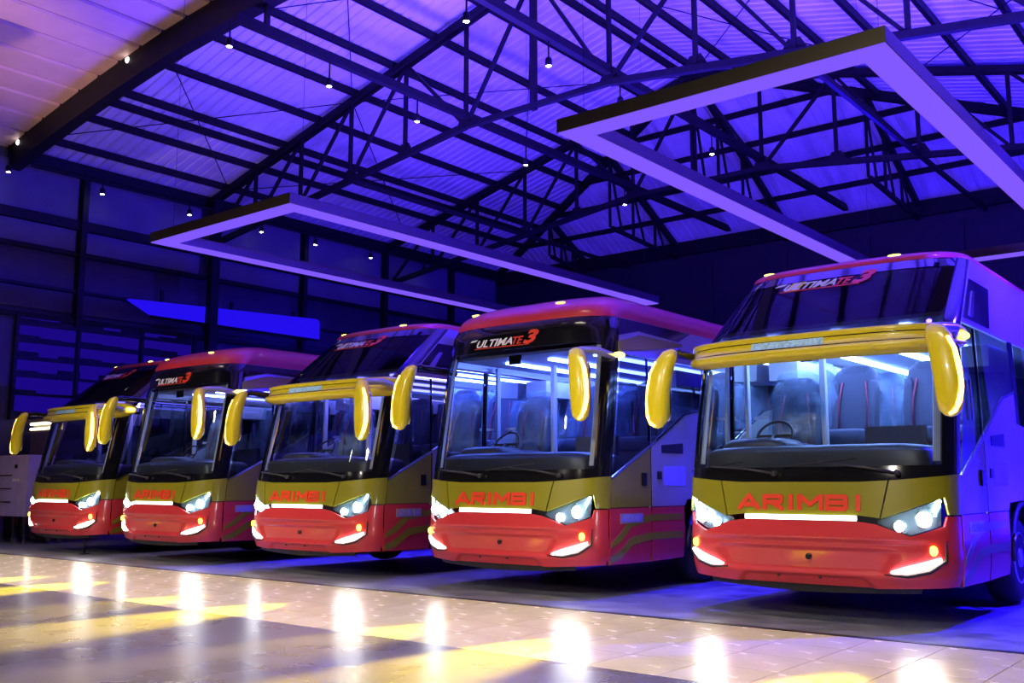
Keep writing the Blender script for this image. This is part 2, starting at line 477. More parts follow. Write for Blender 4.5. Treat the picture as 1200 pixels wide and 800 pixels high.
# ---- arched front beam with soffit planks in front of it
b = MB()
xs = [EAVE_X - 1.5 + i * (RIGHT_X - EAVE_X + 3) / 40 for i in range(41)]
rows = []
for x in xs:
    z = beam_z(x)
    rows.append([(x, 10.55, z), (x, 10.55, z - .62), (x, 10.85, z - .62), (x, 10.85, z)])
b.grid(rows, closed=True, smooth=False)
b.add(rows[0] + rows[-1], [(0, 1, 2, 3), (7, 6, 5, 4)])
beam = struct(b.build('trim_1', 'steel'))
for x in (-24.6, -19.5, -14.4):
    o = MB()
    o.lathe([(-.02, .05), (.01, .07), (.02, .07)], (x, 10.54, beam_z(x) - .12), 'y', 12)
    o.build('recessed_lamp', 'recess', beam)
px = EAVE_X - 14
while px < RIGHT_X + 4:
    w_ = .87
    b = MB()
    rows = []
    for x in (px + .065, px + w_ - .065):
        rows.append([(x, 1.5, beam_z(max(x, EAVE_X - 1.5)) - .02), (x, 10.56, beam_z(max(x, EAVE_X - 1.5)) - .02), (x, 10.56, beam_z(max(x, EAVE_X - 1.5)) + .05), (x, 1.5, beam_z(max(x, EAVE_X - 1.5)) + .05)])
    b.grid(rows, closed=True, smooth=False); b.add(rows[0] + rows[1], [(0, 1, 2, 3), (7, 6, 5, 4)])
    under_ceiling(b.build('soffit_plank', 'soffit'))
    px += w_
b = MB(); 
rows = [[(x, 1.5, beam_z(max(x, EAVE_X - 1.5)) + .055), (x, 10.6, beam_z(max(x, EAVE_X - 1.5)) + .055)] for x in [EAVE_X - 14 + i for i in range(44)]]
b.grid(rows, smooth=False); under_ceiling(b.build('soffit_backing', 'steel'))
for (x, y) in CANOPY:
    r = empty('canopy_light', (x, y, 9.62))
    m = MB(); m.box(-1.36, 1.36, -.5, .5, .0, .12); m.build('housing', 'darkplastic', r)
    for sx in (-1, 1):
        m = MB(); m.bar((sx * 1.1, 0, .1), (sx * 1.1, 0, beam_z(x + sx * 1.1) - 9.62), .04); m.build('hanger', 'steel', r)
    tag(r, 'wide warm white light panel hung under the front canopy planks', 'light panel', 'canopy light panels')

# ---- left wall
b = MB(); b.box(EAVE_X - .3, EAVE_X - .12, 5, Y_BACK + .2, 0, EAVE_Z + .1)
wall_left = struct(b.build('wall_left', 'darkwall'))
cols_y = [8.85, 12.55, 16.29, 19.97, 23.55, 27.0]
for i in range(len(cols_y)):
    y0 = cols_y[i] + .14; y1 = (cols_y[i + 1] if i + 1 < len(cols_y) else Y_BACK) - .14
    for (z0, z1) in ((8.28, 9.5), (7.42, 7.98)):
        b = MB(); b.box(EAVE_X - .12, EAVE_X - .06, y0, y1, z0, z1); b.build('wall_panel', 'wallpanel', wall_left)
    b = MB(); b.box(EAVE_X - .12, EAVE_X - .05, y0, y1, 5.75, 6.28); b.build('lower_panel', 'darkwall', wall_left)
for i, y in enumerate(cols_y):
    if y == 16.29: continue
    b = MB(); w_ = .16
    b.box(EAVE_X - .12, EAVE_X + .12 + (.15 if w_ > .2 else 0), y - w_ / 2, y + w_ / 2, 0 if w_ > .2 else 5.4, EAVE_Z); b.build('column', 'steel', wall_left)
for z0, z1 in ((8.0, 8.26), (6.3, 6.38), (5.5, 5.62), (7.28, 7.40)):
    b = MB(); b.box(EAVE_X - .14, EAVE_X + .02, 5, Y_BACK, z0, z1); b.build('rail', 'steel', wall_left)
b = MB(); b.box(-24.65, -24.40, 16.16, 16.42, -.015, 9.6); struct(b.build('trim_2', 'steel'))
# lit blue fascia box on the wall
r = empty('light_box', (EAVE_X + .25, 17.1, 5.95))
m = MB()
pts = [(-3.27, .34), (-2.6, .02), (3.33, .0), (3.33, .55), (3.22, .64), (-3.27, .36)]
m.add([(.06, y, z) for y, z in pts] + [(-.1, y, z) for y, z in pts], [(0, 1, 2, 3, 4, 5), (11, 10, 9, 8, 7, 6)] + [(i, (i + 6), (i + 1) % 6 + 6, (i + 1) % 6) for i in range(6)])
fix_normals(m.build('lit_panel', 'bluebox', r))
for y in (-2.3, 0, 2.3):
    m = MB(); m.box(-.1, .0, y, y + .08, .3, .75); m.build('bracket', 'steel', r)
m = MB(); m.box(-.08, .08, -2.6, 3.33, -.06, -.01); m.build('bottom_cap', 'steel', r)
tag(r, 'long glowing blue light box on the dark left wall', 'light box')
# louvred opening onto a blue-lit room
win = struct(empty('window_1', (EAVE_X, 13.5, 3.0)))
m = MB(); m.box(-.115, -.10, -2.45, 2.6, 0, 2.5); m.build('lit_pane', 'glow', win)
for z in (0, .52, .98, 1.42, 1.86, 2.3):
    m = MB()
    for i in range(9):
        y = -2.45 + i * .561; h_ = random.uniform(.06, .24)
        m.box(-.1, .0, y, y + .561, z, z + h_)
    m.build('louvre', 'steel', win)
for y in (-2.5, -.9, .9, 2.55):
    m = MB(); m.box(-.11, .04, y, y + .08, -.1, 2.6); m.build('mullion', 'steel', win)
# ---- back wall; unseen right wall added to bounce blue light
b = MB(); b.box(EAVE_X - .3, RIGHT_X + .3, Y_BACK + .05, Y_BACK + .25, 0, EAVE_Z + .05)
wall_back = struct(b.build('wall_back', 'backwall'))
for i in range(9):
    x = EAVE_X + 1.5 + i * 2.7
    b = MB(); b.box(x, x + 2.6, Y_BACK - .0, Y_BACK + .05, .1, 8.9); b.build('cladding_panel', 'backwall', wall_back)
b = MB(); b.box(EAVE_X, RIGHT_X, Y_BACK - .15, Y_BACK + .1, 9.2, 9.66); b.build('head_beam', 'steel', wall_back)
b = MB(); b.box(RIGHT_X + .1, RIGHT_X + .3, 12.0, Y_BACK, 0, EAVE_Z)
bounce_wall_right = struct(b.build('bounce_wall_right', 'sheet'))
b = MB(); b.box(-.95, -.75, 13.2, 28.8, -.015, .32); b.build('bounce_strip', 'darkplastic', bounce_wall_right)  # housing of the added reflection strip
for y in (12.2, 16.35, 20, 23.6, 27):
    b = MB(); b.box(RIGHT_X - .12, RIGHT_X + .1, y - .12, y + .12, 0, EAVE_Z); b.build('column', 'steel', bounce_wall_right)

# ---- hanging light frames
def light_frame(x0, x1, y0, y1, label):
    r = empty('pendant_light', ((x0 + x1) / 2, (y0 + y1) / 2, FZ))
    hx, hy, w = (x1 - x0) / 2, (y1 - y0) / 2, .30
    for (a0, a1, b0, b1) in ((-hx, hx, -hy, -hy + w), (-hx, hx, hy - w, hy), (-hx, -hx + w, -hy + w, hy - w), (hx - w, hx, -hy + w, hy - w)):
        m = MB(); m.box(a0, a1, b0, b1, 0.012, .16); fr = m.build('frame_side', 'frame_metal', r)
        m = MB(); m.box(a0 + .012, a1 - .012, b0 + (.012 if b0 == -hy else 0), b1 - (.012 if b1 == hy else 0), 0, .0125); m.build('diffuser', 'frame_glow', fr)
    for sx in (-1, 1):
        for sy in (-1, 1):
            wx, wy = sx * (hx - .15), sy * (hy - .3)
            ztop = min(roof_z((x0 + x1) / 2 + wx, max(12, (y0 + y1) / 2 + wy)), beam_z((x0 + x1) / 2 + wx) - .05 if sy < 0 else 99)
            m = MB(); m.tube([(wx, wy, .16), (wx, wy, ztop - FZ)], .003, 5); m.build('hanging_wire', 'steel', r)
    tag(r, label, 'pendant light')
light_frame(*FRAMES[0], 'large rectangular pendant light glowing violet, hung over the middle of the coach row')
light_frame(*FRAMES[1], 'large rectangular pendant light glowing violet, over the coach farthest from the louvred window')

# ---- spotlights
def make_spot():
    r = empty('spotlight')
    m = MB(); m.bar((0, 0, .22), (0, 0, -.12), .025); m.build('bracket', 'steel', r)
    m = MB(); m.lathe([(-.26, .055), (-.24, .07), (-.12, .065), (-.08, .03)], (0, 0, -.02), 'z', 12); m.build('can', 'steel', r)
    m = MB(); m.lathe([(-.275, .03), (-.262, .052)], (0, 0, -.02), 'z', 12); m.build('lens', 'spotlens', r)
    return r
sp0 = make_spot(); used = [False]
def place_spot(x, y, z, label, group):
    if not used[0]: o = sp0; used[0] = True
    else: o = copy_tree(sp0)
    o.location = (x, y, z); tag(o, label, 'spotlight', group)
for y in (9.9, 12.25, 14.75, 18.6, 23.15):
    place_spot(RIDGE_X - 2, y, BC_FLAT - .08, 'small white spotlight on the tie beam between the left wall and king posts', 'spotlights on the left tie beam')
for y in (11.9, 14.25, 16.75, 20.8):
    place_spot(RIDGE_X + 2, y, BC_FLAT - .08, 'small white spotlight on the tie beam beyond the king posts from the left wall', 'spotlights on the second tie beam')
for y in (10.33, 12.77, 15.4, 17.9, 20.0, 22.4, 25.0):
    m = MB()
    place_spot(-24.5, y, 9.24, 'small white spotlight under the eave of the dark left wall', 'spotlights along the left wall')
    spot('wall_spot_lamp', (-24.5, y, 8.93), (-25.05, y, 7.3), (.12, .06, 1), 8, 80, .8, .03)
b = MB(); b.bar((-24.5, Y0R, 9.27), (-24.5, Y_BACK, 9.27), .06); b.build('lamp_rail', 'steel', wall_left)

for p, t in FRONT_FILL:  # posts made up to carry the added fill lamps
    r = empty('fill_lamp_post', (p[0], p[1], 0))
    m = MB(); m.tube([(0, -.35, 0), (0, -.35, 7.1)], [.09, .05], 10); m.build('post', 'steel', r)
    m = MB(); m.bar((0, -.4, 7.1), (0, .0, 7.15), .05); m.build('arm', 'steel', r)
    m = MB(); m.box(-.3, .3, -.25, .12, 7.08, 7.22); m.build('head', 'darkplastic', r)
    tag(r, 'tall unseen added fill lamp post facing the row of coaches', 'lamp post', 'added fill lamp posts')

# ---- blue floods (fixtures for the lamps above)
for p, t, e, c in FLOODS:
    r = empty('flood_light', p)
    d = (Vector(t) - Vector(p)).normalized()
    q = d.to_track_quat('-Z', 'Y').to_matrix().to_4x4()
    m = MB(); m.box(-.28, .28, -.2, .2, .05, .25); o = m.build('housing', 'darkplastic', r); o.matrix_local = q
    m = MB(); m.box(-.25, .25, -.17, .17, .03, .05); o = m.build('lens', 'flood_lens', r); o.matrix_local = q
    m = MB()
    w_ = (RIGHT_X - .05 - p[0], 0, .05) if p[0] > -2 else (0, Y_BACK - .02 - p[1], .05)
    m.bar((-d.x * .2, -d.y * .2, -d.z * .2), w_, .06); m.build('bracket', 'steel', r)
    tag(r, 'square blue floodlight on the right side wall' if p[0] > -2 else 'square blue floodlight high on the rear wall', 'floodlight', 'right wall floodlights' if p[0] > -2 else 'rear wall floodlights')

# ================================================================== THE COACHES
W0, NEXP, D = 1.4, 3.4, .62
PROF = {'double': [(.3, .07), (.45, .02), (.7, 0), (1.0, .02), (1.4, .06), (2.65, .33), (2.85, .41), (3.76, 1.5)],
        'single': [(.3, .07), (.45, .02), (.7, 0), (1.0, .02), (1.4, .06), (3.33, .38), (3.5, .52)]}
WP = [(.3, 1.36), (.6, 1.4), (2.0, 1.4), (2.9, 1.38), (3.76, 1.27), (4.2, 1.2)]
def interp(a, x):
    if x <= a[0][0]: return a[0][1]
    for (x0, y0), (x1, y1) in zip(a, a[1:]):
        if x <= x1: return y0 + (y1 - y0) * (x - x0) / (x1 - x0)
    return a[-1][1]
def wz(z): return interp(WP, z)
TAB = []
acc = 0; last = (0, 0)
for i in range(161):
    th = (math.pi / 2) * i / 160
    xn = math.sin(th) ** (2 / NEXP); yd = D * (1 - math.cos(th) ** (2 / NEXP))
    if i: acc += math.hypot((xn - last[0]) * W0, yd - last[1])
    TAB.append((acc, xn, yd)); last = (xn, yd)
LS = acc
TS = [t[0] for t in TAB]; TX = [t[1] for t in TAB]
def s_of_x(x, z):
    xn = min(.9999, abs(x) / wz(z)); k = min(len(TX) - 1, bisect_right(TX, xn)); k = max(1, k)
    f = (xn - TX[k - 1]) / max(1e-9, TX[k] - TX[k - 1])
    return math.copysign(TS[k - 1] + f * (TS[k] - TS[k - 1]), x)
def s_of_yd(yd):
    for a, b2 in zip(TAB, TAB[1:]):
        if b2[2] >= yd: return a[0] + (b2[0] - a[0]) * (yd - a[2]) / max(1e-9, b2[2] - a[2])
    return LS
SE = s_of_yd(.46)
def surf(s, z, v):
    a = abs(s)
    if a >= LS: xn, yd = 1, D + a - LS
    else:
        k = max(1, min(len(TS) - 1, bisect_right(TS, a)))
        f = (a - TS[k - 1]) / max(1e-9, TS[k] - TS[k - 1])
        xn = TX[k - 1] + f * (TX[k] - TX[k - 1]); yd = TAB[k - 1][2] + f * (TAB[k][2] - TAB[k - 1][2])
    return Vector((math.copysign(xn, s) * wz(z), interp(PROF[v], z) + yd, z))
def nrm(s, z, v):
    e = .02
    n = (surf(s + e, z, v) - surf(s - e, z, v)).cross(surf(s, z + e, v) - surf(s, z - e, v))
    return n.normalized()
def S(s, z, v, off=0): return surf(s, z, v) + nrm(s, z, v) * off
def side(y, z, sg, off=0): return Vector((sg * (wz(z) + off), y, z))
def densify(pl, k):
    out = []
    for a, b2 in zip(pl, pl[1:]):
        for i in range(k): out.append((a[0] + (b2[0] - a[0]) * i / k, a[1] + (b2[1] - a[1]) * i / k))
    out.append(pl[-1]); return out
def patch(m, bottom, top, fn, off=0., th=.02, k=6, nr=6):
    B = densify(bottom, k); T = densify(top, k); n = len(B)
    o = off if callable(off) else (lambda a, z: off)
    rows = []; back = []
    for j in range(nr + 1):
        t = j / nr
        pr = [(B[i][0] + (T[i][0] - B[i][0]) * t, B[i][1] + (T[i][1] - B[i][1]) * t) for i in range(n)]
        rows.append([fn(a, z, o(a, z)) for a, z in pr]); back.append([fn(a, z, o(a, z) - th) for a, z in pr])
    m.grid(rows)
    if th:
        m.grid([r[::-1] for r in back])
        rim = lambda P, Q: m.grid([Q, P], smooth=False)
        rim(rows[0], back[0]); rim(back[-1], rows[-1])
        rim([r[0] for r in back], [r[0] for r in rows]); rim([r[-1] for r in rows], [r[-1] for r in back])
    return m
def text_geo(body, shear=0., extrude=.006, bold=.0):
    c = bpy.data.curves.new('lettering', 'FONT'); c.body = body; c.size = 1; c.extrude = extrude; c.shear = shear; c.offset = bold
    c.align_x = 'CENTER'; c.resolution_u = 3
    o = bpy.data.objects.new('lettering', c); col.objects.link(o)
    dg = bpy.context.evaluated_depsgraph_get(); dg.update()
    me = o.evaluated_get(dg).to_mesh()
    vv = [tuple(p.co) for p in me.vertices]; ff = [tuple(p.vertices) for p in me.polygons]
    o.evaluated_get(dg).to_mesh_clear()
    bpy.data.objects.remove(o); bpy.data.curves.remove(c)
    return vv, ff
def lettering(name, body, mat, parent, fn, x0, x1, z0, z1, shear=0., depth=.012, bold=.0):
    vv, ff = text_geo(body, shear, .5, bold)
    ax = min(p[0] for p in vv); bx = max(p[0] for p in vv); ay = min(p[1] for p in vv); by = max(p[1] for p in vv)
    m = MB()
    out = []
    for p in vv:
        x = x0 + (p[0] - ax) / (bx - ax) * (x1 - x0); z = z0 + (p[1] - ay) / (by - ay) * (z1 - z0)
        out.append(fn(x, z, .004 + depth * (p[2] + .5)))
    m.add(out, ff)
    return m.build(name, mat, parent)

STROKES = {'A': [(0, 0, .5, 1), (.5, 1, 1, 0), (.28, .3, .8, .3)], 'I': [(.5, 0, .5, 1)],
           'R': [(.08, 0, .08, 1), (.08, .94, .85, .94), (.9, .9, .9, .55), (.08, .5, .85, .5), (.45, .45, .95, 0)],
           'M': [(.06, 0, .06, 1), (.1, .95, .5, .35), (.5, .35, .9, .95), (.94, 0, .94, 1)],
           'B': [(.08, 0, .08, 1), (.08, .94, .88, .94), (.08, .5, .88, .5), (.08, .06, .88, .06), (.92, .1, .92, .44), (.92, .56, .92, .9)]}
def seat_at(root, x, y, z, k=1.15, wrapped=True):
    m = MB(); m.pillow((0, 0, .42 * k), (.24 * k, .25 * k, .09 * k)); m.box(-.18 * k, .18 * k, -.2 * k, .2 * k, 0, .34 * k)
    st = m.build('seat', 'seat', root, (x, y, z))
    m = MB(); m.pillow((0, .27 * k, .80 * k), (.235 * k, .075 * k, .38 * k), .4, tilt=.16)
    for sx in (-1, 1): m.pillow((sx * .2 * k, .22 * k, .74 * k), (.05 * k, .08 * k, .30 * k), .5, 10, 8, .16)
    m.build('backrest', 'seat', st)
    m = MB(); m.pillow((0, .32 * k, 1.10 * k), (.17 * k, .07 * k, .10 * k), .5); m.build('headrest', 'seat', st)
    m = MB()
    for sx in (-1, 1): m.tube([(sx * .15 * k, .13 * k, .5 * k), (sx * .155 * k, .17 * k, .8 * k), (sx * .12 * k, .225 * k, 1.02 * k)], .012, 6)
    m.build('seat_piping', 'seat_trim', st)
    if wrapped:
        m = MB(); m.pillow((0, .28 * k, .86 * k), (.29 * k, .14 * k, .40 * k), .45, 20, 14, .16, .12); m.build('plastic_cover', 'wrap', st)
    return st

def make_coach(v):
    root = empty('coach')
    fr = lambda s, z, o=0: S(s, z, v, o)
    def X(x, z): return (s_of_x(x, z), z)
    def fx(x, z, o=0): return S(s_of_x(x, z), z, v, o)
    dbl = v == 'double'
    zt = 3.76 if dbl else 3.40
    gtop = 3.70 if dbl else 3.34
    E = lambda z, sg: (sg * SE, z)
    # ---- bumper (red), with creased centre panel
    def boff(s, z):
        a = abs(s)
        o = 0
        if z > .76: o += .03 * min(1, (z - .76) / .04) * max(0, min(1, (1.25 - a) / .2))
        c = .95 - (.72 - z) * .5
        if .47 < z < .72: o -= .025 * min(1, (z - .47) / .03, (.72 - z) / .03) * max(0, min(1, (c - a) / .06))
        if z < .45: o -= .03 * max(0, min(1, (.62 - a + (.45 - z)) / .05)) * min(1, (.45 - z) / .03)
        return o
    bot = [E(.37, -1), X(-1.27, .37), X(-.9, .35), X(0, .32), X(.9, .35), X(1.27, .37), E(.37, 1)]
    HLb = [(.74, .955), (1.04, .845), (1.31, .94)]
    topx = [E(1.02, -1), X(-1.33, 1.02), X(-1.31, .93), X(-1.04, .835), X(-.74, .945), X(-.58, .965), X(.58, .965), X(.74, .945), X(1.04, .835), X(1.31, .93), X(1.33, 1.02), E(1.02, 1)]
    botx = [E(.37, -1), X(-1.33, .375), X(-1.31, .372), X(-1.04, .36), X(-.74, .345), X(-.58, .34), X(.58, .34), X(.74, .345), X(1.04, .36), X(1.31, .372), X(1.33, .375), E(.37, 1)]
    m = MB(); patch(m, botx, topx, fr, boff, .03, 8, 40); bump = m.build('bumper', 'red', root)
    m = MB(); m.lathe([(-.012, .03), (.012, .03)], fx(.08, .62, -.012), 'y', 14); m.build('tow_cover', 'black', bump)
    for x in (-.25, .18): 
        m = MB(); m.lathe([(-.012, .012), (.008, .012)], fx(x, .42, -.01), 'y', 8); m.build('parking_sensor', 'darkplastic', bump)
    m = MB(); patch(m, [X(-1.1, .30), X(0, .27), X(1.1, .30)], [X(-1.1, .37), X(0, .34), X(1.1, .37)], fr, -.06, .02, 8, 2); m.build('chin_spoiler', 'darkplastic', bump)
    # ---- yellow front panel: centre hatch and two corner wings
    ytop = lambda x: 1.335 + .06 * (abs(x) / 1.3) ** 3
    m = MB(); patch(m, [X(-.78, 1.0), X(-.58, 1.025), X(.58, 1.025), X(.78, 1.0)], [X(-.86, ytop(.86)), X(-.6, ytop(.6)), X(.6, ytop(.6)), X(.86, ytop(.86))], fr, .012, .03, 8, 6)
    hatch = m.build('front_hatch', 'yellow', root)
    for sg in (-1, 1):
        m = MB()
        a = [X(sg * .795, .995), X(sg * 1.05, 1.09), X(sg * 1.31, 1.20), X(sg * 1.335, 1.035), E(1.035, sg)]
        t = [X(sg * .875, ytop(.875)), X(sg * 1.08, ytop(1.08)), X(sg * 1.31, ytop(1.31)), X(sg * 1.335, ytop(1.335)), E(1.41, sg)]
        if sg < 0: a, t = a[::-1], t[::-1]
        patch(m, a, t, fr, .012, .03, 6, 6); m.build('corner_wing', 'yellow', root)
    for i, ch in enumerate('ARIMBI'):
        w_ = {'I': .09, 'M': .25}.get(ch, .215)
        x0 = [-.64, -.375, -.125, -.005, .275, .545][i]
        m = MB()
        for (ua, va, ub, vb) in STROKES[ch]:
            A = Vector((x0 + ua * w_, 1.075 + va * .13)); B = Vector((x0 + ub * w_, 1.075 + vb * .13))
            d = (B - A).normalized(); n2 = Vector((-d.y, d.x)) * .021; A -= d * .012; B += d * .012
            q = [A - n2, B - n2, B + n2, A + n2]
            m.add([fx(p.x, p.y, .024) for p in q] + [fx(p.x, p.y, .012) for p in q], [(0, 1, 2, 3), (0, 4, 5, 1), (1, 5, 6, 2), (2, 6, 7, 3), (3, 7, 4, 0)])
        m.build('letter', 'letter', hatch)
    m = MB(); patch(m, [X(-.57, .972), X(.57, .972)], [X(-.57, 1.018), X(.57, 1.018)], fr, .03, .03, 14, 3); m.build('light_bar', 'strip', root)
    # ---- headlamps, fog lamps, indicators
    for sg in (-1, 1):
        a = [X(sg * .745, .955), X(sg * 1.04, .845), X(sg * 1.305, .94)]; t = [X(sg * .76, .985), X(sg * 1.04, 1.08), X(sg * 1.31, 1.19)]
        if sg < 0: a, t = a[::-1], t[::-1]
        m = MB(); patch(m, a, t, fr, -.05, .02, 8, 5); hl = m.build('headlamp', 'housing', root)
        m = MB(); patch(m, a, t, fr, .012, 0, 8, 5); m.build('lens', 'lens', hl)
        for (x, z, r_) in ((1.16, .995, .066), (.95, .93, .046)):
            c = fx(sg * x, z, -.03); m = MB(); m.pillow(c, (r_, r_ * .6, r_), 1, 16, 10); m.build('projector', 'head', hl)
            m = MB(); n_ = 20
            m.tube([(c.x + r_ * 1.15 * math.cos(2 * math.pi * i / n_), c.y, c.z + r_ * 1.15 * math.sin(2 * math.pi * i / n_)) for i in range(n_ + 1)], .008, 6, False); m.build('bezel', 'chrome', hl)
        for dz in (0, .05):
            m = MB(); m.tube([fx(sg * 1.25, 1.02 + dz, -.02), fx(sg * 1.29, 1.12 + dz, -.02)], .013, 6); m.build('side_led', 'head' if dz else 'plate', hl)
        a = [X(sg * .86, .50), X(sg * 1.0, .50), X(sg * 1.17, .545), X(sg * 1.27, .62)]; t = [X(sg * .86, .512), X(sg * 1.0, .56), X(sg * 1.17, .61), X(sg * 1.27, .645)]
        if sg < 0: a, t = a[::-1], t[::-1]
        m = MB(); patch(m, a, t, fr, .016, .03, 6, 3); fg = m.build('fog_lamp', 'fog', root)
        m = MB(); m.tube([fx(sg * x, z, .014) for x, z in ((.80, .485), (1.0, .475), (1.18, .52), (1.30, .62), (1.31, .80))], [.006, .016, .018, .016, .006], 6); m.build('fog_trim', 'bright_yellow' if False else 'darkplastic', fg)
        c = fx(sg * 1.22, .71, .004); m = MB(); m.pillow(c, (.036, .025, .045), .9, 14, 8); m.build('indicator_lamp', 'amber', root)
    # ---- black cowl and wipers
    m = MB(); patch(m, [E(1.42, -1), X(-1.3, ytop(1.3)), X(-.6, ytop(.6)), X(.6, ytop(.6)), X(1.3, ytop(1.3)), E(1.42, 1)], [E(1.50, -1), X(-1.3, 1.50), X(-.6, 1.49), X(.6, 1.49), X(1.3, 1.50), E(1.50, 1)], fr, 0, .03, 8, 3); cowl = m.build('cowl_panel', 'black', root)
    for (xa, za, xb, zb) in ((-.25, 1.42, -1.0, 1.50), (.95, 1.42, .2, 1.52)):
        m = MB(); m.tube([fx(xa, za, .03), fx(xa * .6 + xb * .4, za * .6 + zb * .4 + .01, .05), fx(xb, zb, .035)], [.016, .012, .009], 6); wp = m.build('wiper', 'darkplastic', root)
        m = MB(); m.tube([fx(xb - .38, zb - .035, .025), fx(xb + .38, zb + .045, .025)], .010, 5); m.build('wiper_blade', 'rubber', wp)
        m = MB(); m.lathe([(-.03, .03), (.02, .025)], fx(xa, za, .03), 'y', 10); m.build('wiper_pivot', 'darkplastic', wp)
    # ---- windscreen(s)
    GX = 1.30
    def col_strip(m, z0, z1, a0, a1, off, th, nr): patch(m, [(a0, z0), (a1, z0)], [(a0, z1), (a1, z1)], fr, off, th, 12, nr)
    sg_ = s_of_x(GX, 2.0)
    if dbl:
        m = MB(); col_strip(m, 1.50, 2.64, -sg_, sg_, 0, 0, 10); m.build('windscreen', 'glass', root)
        m = MB(); col_strip(m, 2.84, gtop, -sg_, sg_, 0, 0, 12); ug = m.build('upper_windscreen', 'upglass', root)
        m = MB(); col_strip(m, 2.60, 2.90, -SE, SE, -.01, .03, 4); m.build('header_panel', 'black', root)
        m = MB(); col_strip(m, gtop - .06, zt + .0, -SE, SE, .004, .02, 2); m.build('top_frame', 'black', root)
    else:
        m = MB(); col_strip(m, 1.50, 3.05, -sg_, sg_, 0, 0, 12); m.build('windscreen', 'glass', root)
        m = MB(); col_strip(m, 3.05, zt + .0, -SE, SE, 0, .02, 4); ug = m.build('visor_band', 'black', root)
    for sg in (-1, 1):
        m = MB(); a, b2 = sorted((sg * sg_, sg * SE)); col_strip(m, 1.50, zt, a, b2, .002, .03, 24); m.build('pillar', 'black', root)
        m = MB(); a, b2 = sorted((sg * (sg_ - .05), sg * (sg_ + .06))); col_strip(m, 1.55, 2.6 if dbl else 3.05, a, b2, -.07, .03, 10); m.build('pillar_trim', 'inner', root)
    # logo on the top glass
    lg = lambda x, z, o: fx(x, z, o + .002)
    zl0, zl1 = (3.52, 3.61) if dbl else (3.11, 3.21)
    lettering('logo_lettering', 'ULTIMA', 'white', ug, lg, -.60, .02, zl0, zl1, .35, .006, .02)
    lettering('logo_lettering', 'TE', 'letter', ug, lg, .03, .20, zl0, zl1, .35, .006, .02)
    lettering('logo_lettering', '3', 'letter', ug, lg, .20, .44, zl0 - .01, zl1 + .07, .35, .006, .04)
    m = MB(); patch(m, [X(-.74, zl1 - .01), X(-.63, zl1 - .005)], [X(-.70, zl1 + .012), X(-.60, zl1 + .02)], fr, .008, .008, 2, 1); m.build('logo_dash', 'white', ug)
    m = MB(); patch(m, [X(-.64, zl0 - .015), X(.3, zl0 - .02)], [X(-.62, zl0 - .005), X(.3, zl0 - .012)], fr, .008, .008, 6, 1); m.build('logo_underline', 'letter', ug)
    if dbl:
        m = MB(); patch(m, [X(-.58, zl0), X(-.42, zl0)], [X(-.52, zl1 + .02), X(-.36, zl1 + .02)], fr, .0055, .004, 3, 1); m.build('logo_flash', 'bright_yellow', ug)
    # ---- brow bar of the double-glass coach
    if dbl:
        sec = [(.0, 2.83), (.13, 2.825), (.175, 2.795), (.165, 2.765), (.135, 2.755), (.135, 2.665), (.165, 2.655), (.175, 2.625), (.13, 2.595), (.0, 2.585)]
        m = MB(); rows = []
        smax = SE + .02
        n_ = 56
        for i in range(n_ + 1):
            s = -smax + 2 * smax * i / n_; a = abs(s) / smax
            sc = 1 if a < .72 else 1 - .55 * ((a - .72) / .28) ** 2
            lift = .0 if a < .6 else .04 * ((a - .6) / .4) ** 2
            hh = 1 if a < .85 else 1 - .45 * ((a - .85) / .15) ** 2
            rows.append([S(s, 2.71 + (z - 2.71) * hh + lift, v, o * sc) for (o, z) in sec])
        m.grid(rows, smooth=True); m.add(rows[0] + rows[-1], [tuple(range(len(sec))), tuple(range(len(sec), 2 * len(sec)))[::-1]])
        brow = m.build('brow_bar', 'bright_yellow', root)
        m = MB(); patch(m, [X(-.54, 2.673), X(.24, 2.673)], [X(-.54, 2.748), X(.24, 2.748)], fr, .141, .01, 10, 2); pl = m.build('brow_plate', 'plate', brow)
        for z in (2.668, 2.752):
            m = MB(); m.tube([fx(-1.22 + i * .122, z, .137) for i in range(21)], .006, 5); m.build('brow_groove', 'black', brow)
    # ---- mirrors
    for sg in (-1, 1):
        if dbl: mx_, zt_, zb_ = sg * 1.50, 2.79, 1.92
        else: mx_, zt_, zb_ = (1.38 if sg > 0 else -1.56), 2.92, 2.04
        my = -.10
        m = MB(); rows = []
        n_ = 16
        H_ = zt_ - zb_
        prof = [(0, .03, .02), (.03, .085, .06), (.12, .113, .08), (.3, .127, .09), (.6, .127, .09), (.82, .118, .08), (.93, .10, .07), (.985, .055, .04), (1.0, .01, .01)]
        for (t, wx, wy) in prof[::-1]:
            z = zt_ - t * H_; cxm = mx_ - sg * .13 * (1 - t) ** 3 + sg * .02; cym = my + .10 * (1 - t) ** 3
            rows.append([(cxm + wx * math.copysign(abs(math.cos(2 * math.pi * k / n_)) ** .8, math.cos(2 * math.pi * k / n_)), cym + wy * math.copysign(abs(math.sin(2 * math.pi * k / n_)) ** .8, math.sin(2 * math.pi * k / n_)), z) for k in range(n_)])
        m.grid(rows, closed=True); mir = m.build('mirror', 'bright_yellow', root)
        # reflective back face
        m = MB(); m.pillow((mx_, my + .085, (zt_ + zb_) / 2 - .05), (.11, .02, H_ * .36), .4); m.build('mirror_glass', 'chrome', mir)
        # amber light line on the outer edge
        pts = []
